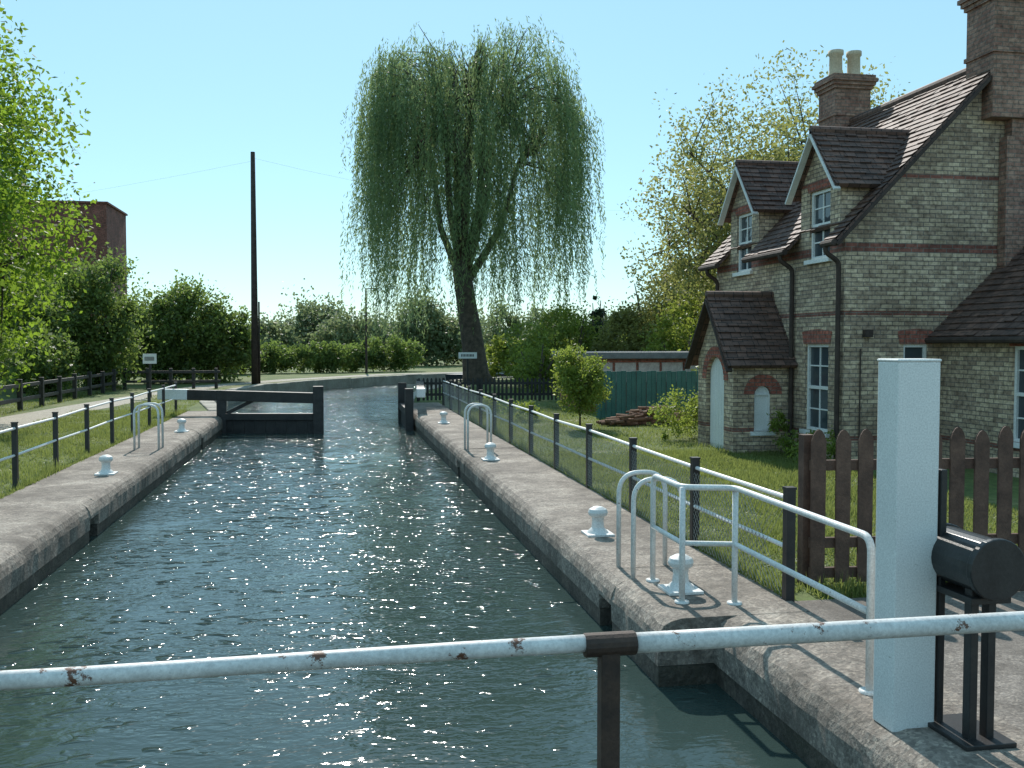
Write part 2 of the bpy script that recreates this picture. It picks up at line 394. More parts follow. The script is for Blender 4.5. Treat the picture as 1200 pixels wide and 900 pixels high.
# ------------------------------------------------------------------ lock walls
def copings(name,segs,dirn,recs,width,seed):
    rnd=random.Random(seed); top=MB()
    for (xe,y0,y1,wd) in segs:
        y=y0
        while y<y1-.01:
            L=rnd.uniform(2.6,4.2); ye=min(y+L,y1)
            for (ra,rb) in recs:
                if y<ra-.01<ye: ye=ra
                if y<rb-.01<ye and y>=ra-.01: ye=rb
            if y1-ye<.4 : ye=y1
            rec=any(abs(y-ra)<.02 for ra,rb in recs)
            dz=rnd.uniform(-.003,.003); dx=rnd.uniform(-.008,.008)
            lo=-.2 if rec else -.34
            prof=[(0+dx,lo),(0+dx,-.16),(.012+dx,-.1),(.045+dx,-.04),(.1+dx,0.0),(.19+dx,.02),(wd,.022),(wd,lo)]
            a,b_=y+.0015,ye-.0015; n=len(prof)
            V=[];F=[]
            ny=max(1,int((b_-a)/.12))
            for j in range(ny+1):
                yy=a+(b_-a)*j/ny
                for i,(o,z) in enumerate(prof):
                    jx=rnd.uniform(-.008,.008) if 1<=i<=4 else 0; jz=rnd.uniform(-.006,.006) if 2<=i<=5 else 0
                    V.append((xe+dirn*(o+jx),yy,z+dz+jz))
            for j in range(ny):
                for i in range(n-1): F.append((j*n+i,j*n+i+1,(j+1)*n+i+1,(j+1)*n+i))
                F.append((j*n+n-1,j*n,(j+1)*n,(j+1)*n+n-1))
            F+= [tuple(range(n)),tuple(range(ny*n,ny*n+n))[::-1]]
            top.add(V,F,0)
            if rec:
                top.box(xe+dirn*.28,xe+dirn*wd,y,ye,-3,-.22,2)
                for k in range(5): top.box(xe+dirn*.1,xe+dirn*.14,y+.02,ye-.02,-.35-.28*k,-.31-.28*k,3)
            else: top.box(xe+dirn*.014,xe+dirn*wd,y,ye,-3,-.345,1)
            y=ye
    return top.build(name,[M_conc,M_wall,M_dark,M_black],uv=False)
copings('lock_wall',[(2.85,-6,7.0,.78),(2.39,7.0,34.2,1.24)],1,[(8.25,8.65),(18.7,19.1)],1.2,5)
copings('lock_wall',[(-3.13,-6,31.2,1.25)],-1,[(13.5,13.95),(24.5,24.9)],1.2,9)

# ------------------------------------------------------------------ fences / railings
def railing(name,x,ys,h,pw,ztop,zmid,railr,mpost,mrail,mesh=False,rmin=None,rmax=None):
    mb=MB()
    for y in ys:
        mb.box(x-pw/2,x+pw/2,y-pw/2,y+pw/2,-.1,h,0)
        mb.box(x-pw/2-.006,x+pw/2+.006,y-pw/2-.006,y+pw/2+.006,h,h+.02,0)
    a=rmin if rmin is not None else ys[0]; c=rmax if rmax is not None else ys[-1]
    rnd=random.Random(1)
    for z in (ztop,zmid):
        pts=[]
        yy=a
        while yy<c: pts.append((x+rnd.uniform(-.012,.012),yy,z+rnd.uniform(-.014,.014))); yy+=2.1
        pts.append((x,c,z)); mb.tube(pts,railr,8,1)
    if mesh:
        s=.075; hh=ztop-.1
        yy=a-hh
        while yy<c:
            for sg in (1,-1):
                y0_,y1_=(yy,yy+hh) if sg>0 else (yy+hh,yy)
                p0=Vector((x-.03,y0_,.05)); p1=Vector((x-.03,y1_,.05+hh))
                lo,hi=min(y0_,y1_),max(y0_,y1_)
                if lo>=a and hi<=c: mb.beam(p0,p1,.003,.003,2)
            yy+=s
    return mb.build(name,[mpost,mrail,M_galv],bevel=0)
railing('lock_railing',3.62,[7.35+2.1*i for i in range(13)],.92,.075,.84,.45,.02,M_black,M_whiteplain,mesh=True)
railing('lock_railing',-4.5,[4.6+2.1*i for i in range(13)],.95,.07,.88,.5,.02,M_black,M_whiteplain)
mb=MB(); rnd=random.Random(4)
for i in range(14):
    y=18+2.1*i; x=-9.7+.01*(y-18)+rnd.uniform(-.03,.03); mb.box(x-.07,x+.07,y-.07,y+.07,-.1,.95+rnd.uniform(-.03,.03))
for z in (.35,.78): mb.beam((-9.7,17,z),(-9.42,46,z),.05,.12)
mb.build('timber_fence',[M_blackwood],bevel=.01)
mb=MB()
for i in range(5):
    x=-9.3+1.0*i; mb.box(x-.07,x+.07,46.9,47.05,-.1,.95)
for z in (.35,.78): mb.box(-9.4,-5.1,46.84,46.89,z-.06,z+.06)
mb.build('timber_fence',[M_blackwood],bevel=.01)
mb=MB(); r=.024
top=fillet([(3.13,5.29,0),(3.13,5.29,.95),(3.14,7.31,.95),(2.74,7.42,.95),(2.74,8.15,.95),(2.74,8.15,0)],.1)
mb.tube(top,r,10); mb.tube([(3.13,5.29,.5),(3.14,7.31,.5),(2.74,7.42,.5),(2.74,8.15,.5)],r*.9,10)
mb.tube([(3.14,7.31,0),(3.14,7.31,.95)],r,10); mb.tube([(2.74,7.42,0),(2.74,7.42,.95)],r,10)
for (x,y) in [(3.13,5.29),(3.14,7.31),(2.74,7.42),(2.74,8.15)]: mb.lathe([(.06,.02),(.06,.035),(.0,.035)],(x,y,0),12)
mb.build('white_safety_rail',[M_white],smooth=True,uv=False)
def ladder_handles(x,y0,y1,dirn):
    mb=MB()
    for y in (y0,y1):
        mb.tube(fillet([(x,y,0),(x,y,.9),(x+dirn*.45,y,.9),(x+dirn*.45,y,0)],.2,8),.022,10)
    mb.build('ladder_handrail',[M_white],smooth=True,uv=False)
ladder_handles(2.6,8.27,8.72,1); ladder_handles(2.55,18.68,19.12,1)
ladder_handles(-3.35,20.0,20.45,-1)
def bollard(x,y,s=1):
    mb=MB(); mb.box(x-.15,x+.15,y-.15,y+.15,.02,.045)
    mb.lathe([(.12,.045),(.1,.07),(.07,.1),(.062,.17),(.07,.215),(.1,.235),(.108,.265),(.095,.3),(.05,.325),(.0,.333)],(x,y,0),20)
    mb.build('mooring_bollard',[M_white],smooth=False,uv=False,bevel=.004)
for x,y in [(2.82,10.25),(2.86,7.78),(2.75,17.2),(2.82,25.3),(-3.55,16.4),(-3.5,24)]: bollard(x,y)

# ------------------------------------------------------------------ far gates
e=empty('lock_gate',(-1.8,28.8,-.5)); mb=MB()
A=Vector((-3.1,29.2,0)); B=Vector((-.42,28.75,0)); d=(B-A).normalized()
def P(t,z): q=A+(B-A)*t; return (q.x,q.y,z)
for k in range(9):
    t0=k/9+.001; t1=(k+1)/9-.001; mb.beam(P(t0,-.75),P(t1,-.75),.09+.012*(k%2),1.5)
mb.build('gate_planks',[M_blackwood],e)
mb=MB(); mb.beam(P(0,-.02),P(1,-.02),.22,.2); mb.beam(P(-.02,-1.6),P(-.02,.75),.26,.26,up=(0,1,0)); mb.beam(P(1.0,-1.6),P(1.0,.86),.3,.3,up=(0,1,0))
mb.beam(P(.02,.06),P(.35,.5),.06,.1)
mb.build('gate_frame',[M_blackwood],e,bevel=.015)
mb=MB(); q=A-d*1.0; mb.beam((q.x,q.y,.62),P(.98,.52),.28,.3); mb.build('balance_beam',[M_blackwood],e,bevel=.02)
mb=MB(); q2=A-d*1.85; mb.beam((q2.x,q2.y,.635),(q.x,q.y,.621),.284,.304); mb.build('beam_white_end',[M_whiteplain],e,bevel=.02)
e=empty('lock_gate',(2.3,30.5,-.5)); mb=MB()
for k in range(8): mb.beam((2.22,29.3+.36*k,-.75),(2.22,29.3+.36*k+.358,-.75),.09+.012*(k%2),1.5)
mb.beam((2.22,29.2,.05),(2.22,32.2,.05),.2,.2); mb.box(2.1,2.34,29.05,29.3,-1.6,.75); mb.box(2.1,2.36,32.1,32.4,-1.6,.8)
mb.build('gate_leaf',[M_blackwood],e)
mb=MB(); mb.beam((2.6,29.6,.62),(3.1,35.6,.62),.26,.26); mb.build('balance_beam',[M_blackwood],e,bevel=.02)
mb=MB(); mb.beam((2.56,29.0,.62),(2.6,29.6,.62),.264,.264); mb.build('beam_white_end',[M_whiteplain],e,bevel=.02)
e=empty('lock_gate',(0,1.5,-1.5)); mb=MB()
for k in range(20): mb.box(-3.05+.29*k,-3.05+.29*k+.275,1.9,2.0,-1.5,.25)
mb.box(-3.1,2.8,1.72,1.88,.1,.35); mb.box(-3.1,2.8,1.72,1.88,-.6,-.35)
for k in range(3): mb.box(-3.1,2.8,.35+.44*k,.35+.44*k+.42,.38,.44)
mb.build('gate_leaf_and_walkway',[M_blackwood],e,bevel=.008)
mb=MB(); rnd=random.Random(2)
pts=[(x,2.65+rnd.uniform(-.004,.004),1.25+.006*math.sin(x*2)) for x in np.linspace(-3,.7,12)]
mb.tube(pts,.0245,14); mb.tube([(x,2.65,1.248) for x in np.linspace(.82,3.4,8)],.029,14)
mb.build('white_handrail',[M_railpaint],e,smooth=True,uv=False)
mb=MB(); mb.tube([(.69,2.65,1.249),(.84,2.65,1.249)],.034,16); mb.box(.735,.79,2.625,2.675,.2,1.23)
mb.box(-1.5,-1.45,2.625,2.675,.2,1.23); mb.box(.73,.795,2.0,2.68,.3,.36); mb.box(-1.505,-1.44,2.0,2.68,.3,.36)
mb.build('handrail_posts',[M_rust],e,bevel=.004,uv=False)

# ------------------------------------------------------------------ near right
mb=MB(); mb.box(2.95,3.2,4.75,4.95,0,2.0); mb.box(2.945,3.205,4.745,4.955,2.0,2.015)
mb.build('white_timber_post',[M_postwhite],bevel=.012)
e=empty('paddle_winding_gear',(3.25,4.6,0)); mb=MB()
def cyl_y(mb,x,z,y0,y1,r,m=0,seg=28): mb.tube([(x,y0,z),(x,y1,z)],r,seg,m)
cyl_y(mb,3.31,.95,4.42,4.86,.148); cyl_y(mb,3.31,.95,4.40,4.44,.16); cyl_y(mb,3.31,.95,4.84,4.88,.16)
mb.build('winding_drum',[M_iron],e,uv=False,bevel=.006)
mb=MB(); mb.box(3.21,3.245,4.74,4.8,0,1.42); mb.box(3.23,3.275,4.5,4.56,0,.83); mb.box(3.33,3.375,4.5,4.56,0,.83)
mb.box(3.2,3.43,4.46,4.8,.76,.795); mb.box(3.16,3.45,4.42,4.84,.02,.045)
mb.box(3.43,3.95,4.6,4.66,.78,.84); mb.box(3.9,3.96,4.6,4.66,0,.78)
mb.build('gear_frame',[M_black],e,uv=False,bevel=.004)
def picket(name,p0,p1,h,pw,gap,mat,zr=(.35,1.0),post=True,th=.022):
    mb=MB(); p0=Vector((*p0,0));p1=Vector((*p1,0));d=(p1-p0); L=d.length; d.normalize(); nrm=Vector((-d.y,d.x,0))
    rnd=random.Random(11); t=0
    while t<L:
        j=rnd.uniform(-.012,.012); hh=h+rnd.uniform(-.02,.02); a=p0+d*(t+j); b_=p0+d*(t+pw+j); o=nrm*th
        prof=[(0,.04),(0,hh-.1),(.12,hh-.05),(.3,hh-.015),(.5,hh),(.7,hh-.015),(.88,hh-.05),(1,hh-.1),(1,.04)]
        V=[a.lerp(b_,k)+Vector((0,0,z)) for k,z in prof]; V2=[v_+o for v_ in V]; n=len(V)
        mb.add(V+V2,[tuple(range(n)),tuple(range(n,2*n))[::-1]]+[(i,i+1,n+i+1,n+i) for i in range(n-1)])
        t+=pw+gap
    for z in zr:
        mb.beam(p0+nrm*(th+.025)+Vector((0,0,z)),p1+nrm*(th+.025)+Vector((0,0,z)),.04,.09)
    if post:
        k=0
        while k<=L: 
            q=p0+d*k+nrm*(th+.1); mb.box(q.x-.05,q.x+.05,q.y-.05,q.y+.05,-.1,h-.05); k+=2.2
    return mb.build(name,[mat],bevel=.003)
picket('picket_fence',(4.02,7.75),(9.6,7.3),1.36,.125,.085,M_brownwood,(.12,.38,1.05))
picket('picket_fence',(3.0,35.2),(8.5,34.6),.85,.08,.07,M_blackwood,(.25,.65),th=.02)

# ------------------------------------------------------------------ house
H=empty('brick_house',(11.4,18.4,0))
def mp(axis,plane,a,dep,z): return (plane+dep,a,z) if axis=='x' else (a,plane+dep,z)
def wallgrid(mb,axis,plane,a0,a1,z0,z1,holes,m=0,rev=.12):
    A=sorted(set([a0,a1]+[h[0] for h in holes]+[h[1] for h in holes])); Z=sorted(set([z0,z1]+[min(max(h[2],z0),z1) for h in holes]+[min(max(h[3],z0),z1) for h in holes]))
    for i in range(len(A)-1):
        for j in range(len(Z)-1):
            ca=(A[i]+A[i+1])/2; cz=(Z[j]+Z[j+1])/2
            if any(h[0]<ca<h[1] and h[2]<cz<h[3] for h in holes): continue
            mb.poly([mp(axis,plane,A[i],0,Z[j]),mp(axis,plane,A[i+1],0,Z[j]),mp(axis,plane,A[i+1],0,Z[j+1]),mp(axis,plane,A[i],0,Z[j+1])],m)
    for (ha,hb,hz0,hz1) in holes:
        c0=max(hz0,z0); c1=min(hz1,z1)
        for aa in (ha,hb): mb.poly([mp(axis,plane,aa,0,c0),mp(axis,plane,aa,rev,c0),mp(axis,plane,aa,rev,c1),mp(axis,plane,aa,0,c1)],m)
        for zz in (hz0,hz1):
            if z0<=zz<=z1: mb.poly([mp(axis,plane,ha,0,zz),mp(axis,plane,hb,0,zz),mp(axis,plane,hb,rev,zz),mp(axis,plane,ha,rev,zz)],m)
def bx(mb,axis,plane,a0,a1,d0,d1,z0,z1,m=0):
    p=mp(axis,plane,a0,d0,z0); q=mp(axis,plane,a1,d1,z1); mb.box(p[0],q[0],p[1],q[1],p[2],q[2],m)
def window(fr,gl,axis,plane,a0,a1,z0,z1,cols=2,rows=4):
    t=.055
    bx(fr,axis,plane,a0,a0+t,.04,.11,z0,z1); bx(fr,axis,plane,a1-t,a1,.04,.11,z0,z1)
    bx(fr,axis,plane,a0+t,a1-t,.04,.11,z1-t,z1); bx(fr,axis,plane,a0+t,a1-t,.04,.11,z0,z0+t)
    zm=(z0+z1)/2; bx(fr,axis,plane,a0+t,a1-t,.045,.1,zm-.03,zm+.03)
    for i in range(1,cols):
        a=a0+(a1-a0)*i/cols; bx(fr,axis,plane,a-.015,a+.015,.065,.095,z0+t,zm-.03); bx(fr,axis,plane,a-.015,a+.015,.065,.095,zm+.03,z1-t)
    for j in range(1,rows):
        if j*2==rows: continue
        z=z0+(z1-z0)*j/rows; bx(fr,axis,plane,a0+t,a1-t,.068,.092,z-.013,z+.013)
    p=[mp(axis,plane,a0,.085,z0),mp(axis,plane,a1,.085,z0),mp(axis,plane,a1,.085,z1),mp(axis,plane,a0,.085,z1)]; gl.poly(p)
    bx(fr,axis,plane,a0-.08,a1+.08,-.07,.05,z0-.08,z0-.002)
def arc_pts(cx,w,zs,side,n=8):
    out=[]
    for k in range(n+1):
        t=math.pi/2*k/n; out.append((cx+side*w/2*math.cos(t),zs+w/2*math.sin(t)))
    return out
def archwall(mb,axis,plane,a0,a1,z0,za0,za1,ztc,cx,w,zb,zs,m=0,rev=.12):
    for side,ae,ze in ((-1,a0,za0),(1,a1,za1)):
        pts=[(ae,z0)]
        if zb>z0: pts+=[(cx,z0),(cx,zb)]
        pts+=[(cx+side*w/2,zb)]
        pts+=arc_pts(cx,w,zs,side)
        pts+=[(cx,ztc),(ae,ze)]
        mb.poly([mp(axis,plane,a,0,z) for a,z in pts],m)
        ed=[(cx+side*w/2,zb)]+arc_pts(cx,w,zs,side)
        for (p_,q_) in zip(ed,ed[1:]): mb.poly([mp(axis,plane,p_[0],0,p_[1]),mp(axis,plane,p_[0],rev,p_[1]),mp(axis,plane,q_[0],rev,q_[1]),mp(axis,plane,q_[0],0,q_[1])],m)
def archring(mb,axis,plane,cx,w,zs,th=.2,n=13,prd=.012):
    for k in range(n):
        t0=math.pi*k/n+.012; t1=math.pi*(k+1)/n-.012; V=[]
        for dep in (-prd,.06):
            for (t,r_) in ((t0,w/2),(t1,w/2),(t1,w/2+th),(t0,w/2+th)): V.append(mp(axis,plane,cx+r_*math.cos(t),dep,zs+r_*math.sin(t)))
        mb.add(V,[(0,1,2,3),(7,6,5,4),(0,4,5,1),(1,5,6,2),(2,6,7,3),(3,7,4,0)])
def flatarch(mb,axis,plane,a0,a1,z,h=.22,n=None,prd=.012):
    n=n or max(5,int((a1-a0)/.08)); c=(a0+a1)/2
    for k in range(n):
        k0=a0-.1+(a1-a0+.2)*k/n+.005; k1=a0-.1+(a1-a0+.2)*(k+1)/n-.005
        V=[]
        for dep in (-prd,.05):
            for (aa,zz,f) in ((k0,z+.002,.93),(k1,z+.002,.93),(k1,z+h,1.06),(k0,z+h,1.06)): 
                V.append(mp(axis,plane,c+(aa-c)*f,dep,zz+.05*(1-((aa-c)/((a1-a0)/2+.1))**2)*(1 if zz>z+.1 else .0)))
        mb.add(V,[(0,1,2,3),(7,6,5,4),(0,4,5,1),(1,5,6,2),(2,6,7,3),(3,7,4,0)])
X0=8.65;Y0=15.6;Y1=21.3;XR=11.43;X1=14.21;ZE=4.1;SL=1.03
wl=MB();fr=MB();gl=MB();ar=MB()
D=[16.5,19.8]; hw=.72
winF=[(16.12,16.98,.5,2.08),(20.0,20.8,.5,2.08)]
winU=[(yc-.38,yc+.38,3.62,4.85) for yc in D]
wallgrid(wl,'x',X0,Y0,Y1,0,ZE,winF+winU)
for yc in D:
    wallgrid(wl,'x',X0,yc-hw,yc+hw,ZE,4.98,[(yc-.38,yc+.38,3.62,4.85)])
    wl.poly([(X0,yc-hw,4.98),(X0,yc+hw,4.98),(X0,yc,4.98+hw*1.2)])
    for s in (-1,1):
        y=yc+s*hw; wl.poly([(X0,y,ZE),(X0,y,4.98),(9.52,y,4.98)])
for h in winF: window(fr,gl,'x',X0,*h,cols=2,rows=4); flatarch(ar,'x',X0,h[0],h[1],h[3])
for h in winU: window(fr,gl,'x',X0,*h,cols=2,rows=4)
for yc in D: flatarch(ar,'x',X0,yc-.36,yc+.36,4.852,.12)
wG=[(9.78,10.25,.6,2.08)]
wallgrid(wl,'y',Y0,X0,X1,0,ZE,wG); wl.poly([(X0,Y0,ZE),(X1,Y0,ZE),(XR,Y0,ZE+(XR-X0)*SL)])
for h in wG: window(fr,gl,'y',Y0,*h,cols=1,rows=2); flatarch(ar,'y',Y0,h[0],h[1],h[3])
wl.poly([(X0,Y1,0),(X1,Y1,0),(X1,Y1,ZE),(XR,Y1,ZE+(XR-X0)*SL),(X0,Y1,ZE)]); wl.poly([(X1,Y0,0),(X1,Y1,0),(X1,Y1,ZE),(X1,Y0,ZE)])
WX=10.5; WY=10.6
wW=(12.95,13.75,.55,2.05)
wallgrid(wl,'x',WX,WY,Y0-.002,0,2.35,[wW]); window(fr,gl,'x',WX,*wW,cols=2,rows=4); flatarch(ar,'x',WX,wW[0],wW[1],wW[3])
wl.poly([(WX,WY,0),(15.5,WY,0),(15.5,WY,2.35),(13,WY,4.7),(WX,WY,2.35)]); wl.poly([(15.5,WY,0),(15.5,Y0,0),(15.5,Y0,2.35),(15.5,WY,2.35)])
PX=7.45; PY0=17.5; PY1=19.3; pc=18.4
archwall(wl,'x',PX,PY0,PY1,0,1.78,1.78,2.95,pc,.92,0,1.38)
archring(ar,'x',PX,pc,.92,1.38,.2,15)
archwall(wl,'y',PY0,PX,X0-.002,0,1.78,1.78,1.78,8.05,.34,.42,1.12)
archring(ar,'y',PY0,8.05,.34,1.12,.22,9)
wl.poly([(PX,PY1,0),(X0,PY1,0),(X0,PY1,1.78),(PX,PY1,1.78)])
fr.box(PX+.1,PX+.15,pc-.46,pc+.46,0,1.84); 
for k in range(6): fr.box(PX+.085,PX+.1,pc-.44+.15*k,pc-.44+.15*k+.135,.08,1.8)
bx(fr,'y',PY0,7.88,7.915,.05,.1,.42,1.12);bx(fr,'y',PY0,8.185,8.22,.05,.1,.42,1.12);bx(fr,'y',PY0,7.915,8.185,.05,.1,.42,.47);bx(fr,'y',PY0,7.915,8.185,.05,.1,1.1,1.13)
fr.tube([(8.05+.15*math.cos(t),PY0+.07,1.12+.15*math.sin(t)) for t in np.linspace(0,math.pi,10)],.018,6)
gl2=MB(); gl2.poly([(7.86,PY0+.09,.4),(8.24,PY0+.09,.4),(8.24,PY0+.09,1.34),(7.86,PY0+.09,1.34)])
bx(fr,'y',PY0,7.8,8.3,-.05,.04,.34,.417)
wl.box(X0-.05,X0-.001,Y0-.05,PY0-.001,0,.3); wl.box(X0-.05,WX-.01,Y0-.05,Y0-.001,0,.3)
wl.build('walls',[M_brick],H); fr.build('window_frames_and_door',[M_whiteplain],H,bevel=.003)
gl.build('window_glass',[M_glass],H); gl2.build('porch_window_pane',[M_whiteplain],H)
ar.build('brick_arches',[M_redbrick],H)
def slope(mb,eL,eR,rR,rL,g=.16,lift=.03,m=0,ends=True):
    eL,eR,rR,rL=map(Vector,(eL,eR,rR,rL)); 
    n=(eR-eL).cross(rL-eL)
    if n.length<1e-6: n=(eR-eL).cross(rR-eL)
    n.normalize()
    if n.z<0: n=-n
    Ls=((rL+rR)/2-(eL+eR)/2).length; k=max(3,round(Ls/g))
    rr=random.Random(5)
    for i in range(k):
        t0=i/k;t1=(i+1)/k
        a=eL.lerp(rL,t0);b_=eR.lerp(rR,t0);c=eR.lerp(rR,t1);d_=eL.lerp(rL,t1)
        W_=(b_-a).length; q=max(1,int(W_/.2))
        for j in range(q):
            l=lift+rr.uniform(-.01,.012)
            s0=j/q; s1=(j+1)/q
            A_=a.lerp(b_,s0);B_=a.lerp(b_,s1);C_=d_.lerp(c,s1);D_=d_.lerp(c,s0)
            mb.poly([A_+n*l,B_+n*l,C_+n*.006,D_+n*.006],m); mb.poly([A_-n*.002,B_-n*.002,B_+n*l,A_+n*l],m)
    th=.05
    mb.add([eL-n*.003,eR-n*.003,rR-n*.003,rL-n*.003,eL-n*th,eR-n*th,rR-n*th,rL-n*th],[(0,1,2,3),(7,6,5,4),(0,4,5,1),(1,5,6,2),(2,6,7,3),(3,7,4,0)],m)
rf=MB(); zr=ZE+(XR-X0)*SL+.05; ya,yb=15.38,21.52
e0=lambda x: ZE+.05+(x-X0)*SL
slope(rf,(X0,ya,e0(X0)),(X0,yb,e0(X0)),(XR,yb,zr),(XR,ya,zr))
for (s0,s1) in ((ya,D[0]-hw),(D[0]+hw,D[1]-hw),(D[1]+hw,yb)): slope(rf,(X0-.28,s0,e0(X0-.28)),(X0-.28,s1,e0(X0-.28)),(X0,s1,e0(X0)),(X0,s0,e0(X0)))
slope(rf,(X1+.28,yb,e0(X0-.28)),(X1+.28,ya,e0(X0-.28)),(XR,ya,zr),(XR,yb,zr))
rf.tube([(XR,ya,zr+.02),(XR,yb,zr+.02)],.09,10)
for yc in D:
    zt=4.98+hw*1.2+.06; o=.2; ze=zt-(hw+o)*1.2; xa=X0-.2
    xr=X0+(zt-ZE)/SL; xe=X0+(ze-ZE)/SL
    for s in (-1,1): slope(rf,(xa,yc+s*(hw+o),ze),(xe,yc+s*(hw+o),ze),(xr,yc,zt),(xa,yc,zt))
    rf.tube([(xa,yc,zt+.02),(xr,yc,zt+.02)],.07,8)
zt=3.04; o=.22; ze=1.66
for s in (-1,1): slope(rf,(PX-.2,pc+s*(.9+o),ze),(X0-.01,pc+s*(.9+o),ze),(X0-.01,pc,zt),(PX-.2,pc,zt))
rf.tube([(PX-.2,pc,zt+.02),(X0,pc,zt+.02)],.07,8)
slope(rf,(WX-.25,Y0-.01,2.2),(WX-.25,WY-.2,2.2),(13,WY-.2,4.75),(13,Y0-.01,4.75)); slope(rf,(15.75,Y0,2.2),(15.75,WY-.2,2.2),(13,WY-.2,4.75),(13,Y0,4.75))
rf.build('tiled_roof',[M_tile],H)
bb=MB()
for yc in D:
    zt=4.98+hw*1.2+.0; xa=X0-.17
    for s in (-1,1): bb.beam((xa,yc,zt-.02),(xa,yc+s*(hw+.2),zt-.02-(hw+.2)*1.2),.04,.12,up=(1,0,0))
bb.build('dormer_bargeboards',[M_white],H)
bb=MB()
for s in (-1,1): bb.beam((PX-.17,pc,2.94),(PX-.17,pc+s*1.12,1.57),.04,.12,up=(1,0,0))
bb.beam((X0-.28,ya+.03,e0(X0-.28)-.1),(XR,ya+.03,zr-.1),.05,.16,up=(0,1,0)); bb.beam((X1+.28,ya+.03,e0(X0-.28)-.1),(XR,ya+.03,zr-.1),.05,.16,up=(0,1,0))
for (s0,s1) in ((ya,D[0]-hw),(D[0]+hw,D[1]-hw),(D[1]+hw,yb)): bb.tube([(X0-.32,s0,3.8),(X0-.32,s1,3.8)],.06,8)
for y in (15.68,17.42,21.1): bb.tube(fillet([(X0-.32,y,3.78),(X0-.32,y,3.66),(X0-.07,y,3.5),(X0-.07,y,.05)],.08,3),.045,8)
bb.tube([(WX-.28,Y0,2.15),(WX-.28,WY-.2,2.15)],.05,8)
bb.box(X0+.35,X0+.5,Y0-.09,Y0-.001,2.2,2.33); bb.tube([(X0+.3,Y0-.03,2.0),(X0+.3,Y0-.03,0)],.012,6)
bb.build('gutters_and_verges',[M_polewood],H)
ch=MB()
def chimney(x0,x1,y0,y1,z0,z1,band):
    ch.box(x0,x1,y0,y1,z0,z1)
    for i,(dz,o) in enumerate(band): ch.box(x0-o,x1+o,y0-o,y1+o,z1+dz,z1+dz+.075)
chimney(11.2,12.15,15.3,16.05,6.0,8.0,[(-.9,.03),(.001,.04),(.078,.08),(.155,.12)]); ch.box(11.2,12.15,15.3,16.05,8.24,9.6); ch.box(11.1,12.25,15.2,16.15,9.61,9.8)
ch.box(11.55,12.7,15.38,15.58,0,5.7); ch.box(11.65,12.5,15.39,15.58,5.7,6.4)
chimney(11.0,11.85,20.35,21.1,6.0,7.75,[(-.6,.03),(.001,.04),(.078,.08),(.155,.12),(.232,.08)])
ch.build('chimney_stacks',[M_chim],H)
pt=MB()
for x in (11.2,11.64): pt.lathe([(.17,0),(.16,.1),(.145,.15),(.14,.5),(.17,.53),(.17,.62),(.12,.62),(.1,.3)],(x,20.72,8.05),16)
pt.build('chimney_pots',[M_pot],H,smooth=True,uv=False)

# ------------------------------------------------------------------ outbuilding, teal fence, logs
O=empty('flat_roofed_outbuilding',(10,30,0)); mb=MB(); mb.box(7.6,12.5,29,32.5,0,1.62); mb.build('walls',[M_redbrick],O)
mb=MB(); mb.box(7.35,12.7,28.75,32.7,1.62,1.82); mb.build('flat_roof',[M_felt],O,bevel=.02)
mb=MB()
for k in range(6): mb.box(7.75+.75*k,7.75+.75*k+.66,28.955,28.997,.9,1.5)
mb.build('panels',[M_panel],O)
mb=MB(); 
for k in range(34): 
    x=7.1+.14*k; mb.box(x,x+.132,26.0-.012*k+(.02 if k%2 else 0),26.04-.012*k+(.02 if k%2 else 0),0,1.32+.01*((k*7)%3))
mb.build('teal_board_fence',[M_teal],bevel=.004)
mb=MB(); rnd=random.Random(8)
for k in range(90):
    x=rnd.uniform(6.6,8.9); z=.06+max(0,(.42-abs(x-7.9)*.3))*rnd.random(); a=rnd.uniform(-.5,.5)
    y=24+rnd.uniform(-.25,.35); l=rnd.uniform(.25,.7)
    mb.tube([(x,y,z),(x+l*math.cos(a),y+l*math.sin(a),z+rnd.uniform(-.04,.06))],rnd.uniform(.025,.06),7)
mb.build('log_pile',[M_log],uv=False)

# ------------------------------------------------------------------ poles, signs, boat, far buildings
mb=MB(); mb.tube([(-3.9,51.6,-.2),(-3.9,51.6,4.5),(-3.9,51.6,11.75)],[.19,.16,.11],12)
mb.tube([(-3.68,51.6,0),(-3.68,51.6,4.2)],.05,6)
for z in (11.45,):
    P0=Vector((-3.9,51.6,z)); P1=Vector((30,64,z+.5)); 
    mb.tube([P0.lerp(P1,t)-Vector((0,0,3.0*4*t*(1-t)*.5)) for t in np.linspace(0,1,14)],.003,4)
mb.tube([Vector((-3.9,51.6,11.3)).lerp(Vector((-45,75,9)),t)-Vector((0,0,3*t*(1-t))) for t in np.linspace(0,1,12)],.003,4)
mb.build('telegraph_pole',[M_polewood],smooth=True,uv=False)
mb=MB(); mb.tube([(2.3,69,0),(2.3,69,5.9)],[.09,.06],8); mb.tube([(2.3,69,5.85),(2.9,69,5.9)],.04,6); mb.box(2.8,3.2,68.93,69.07,5.82,5.92); mb.build('lamp_post',[M_polewood],uv=False)
def sign(x,y,z,w,h,yaw=0):
    mb=MB(); mb.box(x-.04,x+.04,y+.01,y+.09,0,z+h/2,0); mb.box(x-w/2,x+w/2,y-.03,y,z-h/2,z+h/2,1)
    for k in range(9): mb.box(x-w*.36+w*.08*k,x-w*.36+w*.08*k+w*.05,y-.034,y-.031,z-h*.2,z+h*.2,0)
    mb.build('sign_board',[M_black,M_whiteplain],bevel=.003)
sign(6.45,47.3,1.5,.9,.3); sign(-6.9,39.5,1.5,.5,.38)
Bt=empty('narrowboat',(13,64,-.5)); R=Matrix.Translation((13,64.2,0))@Matrix.Rotation(math.radians(16),4,'Z')
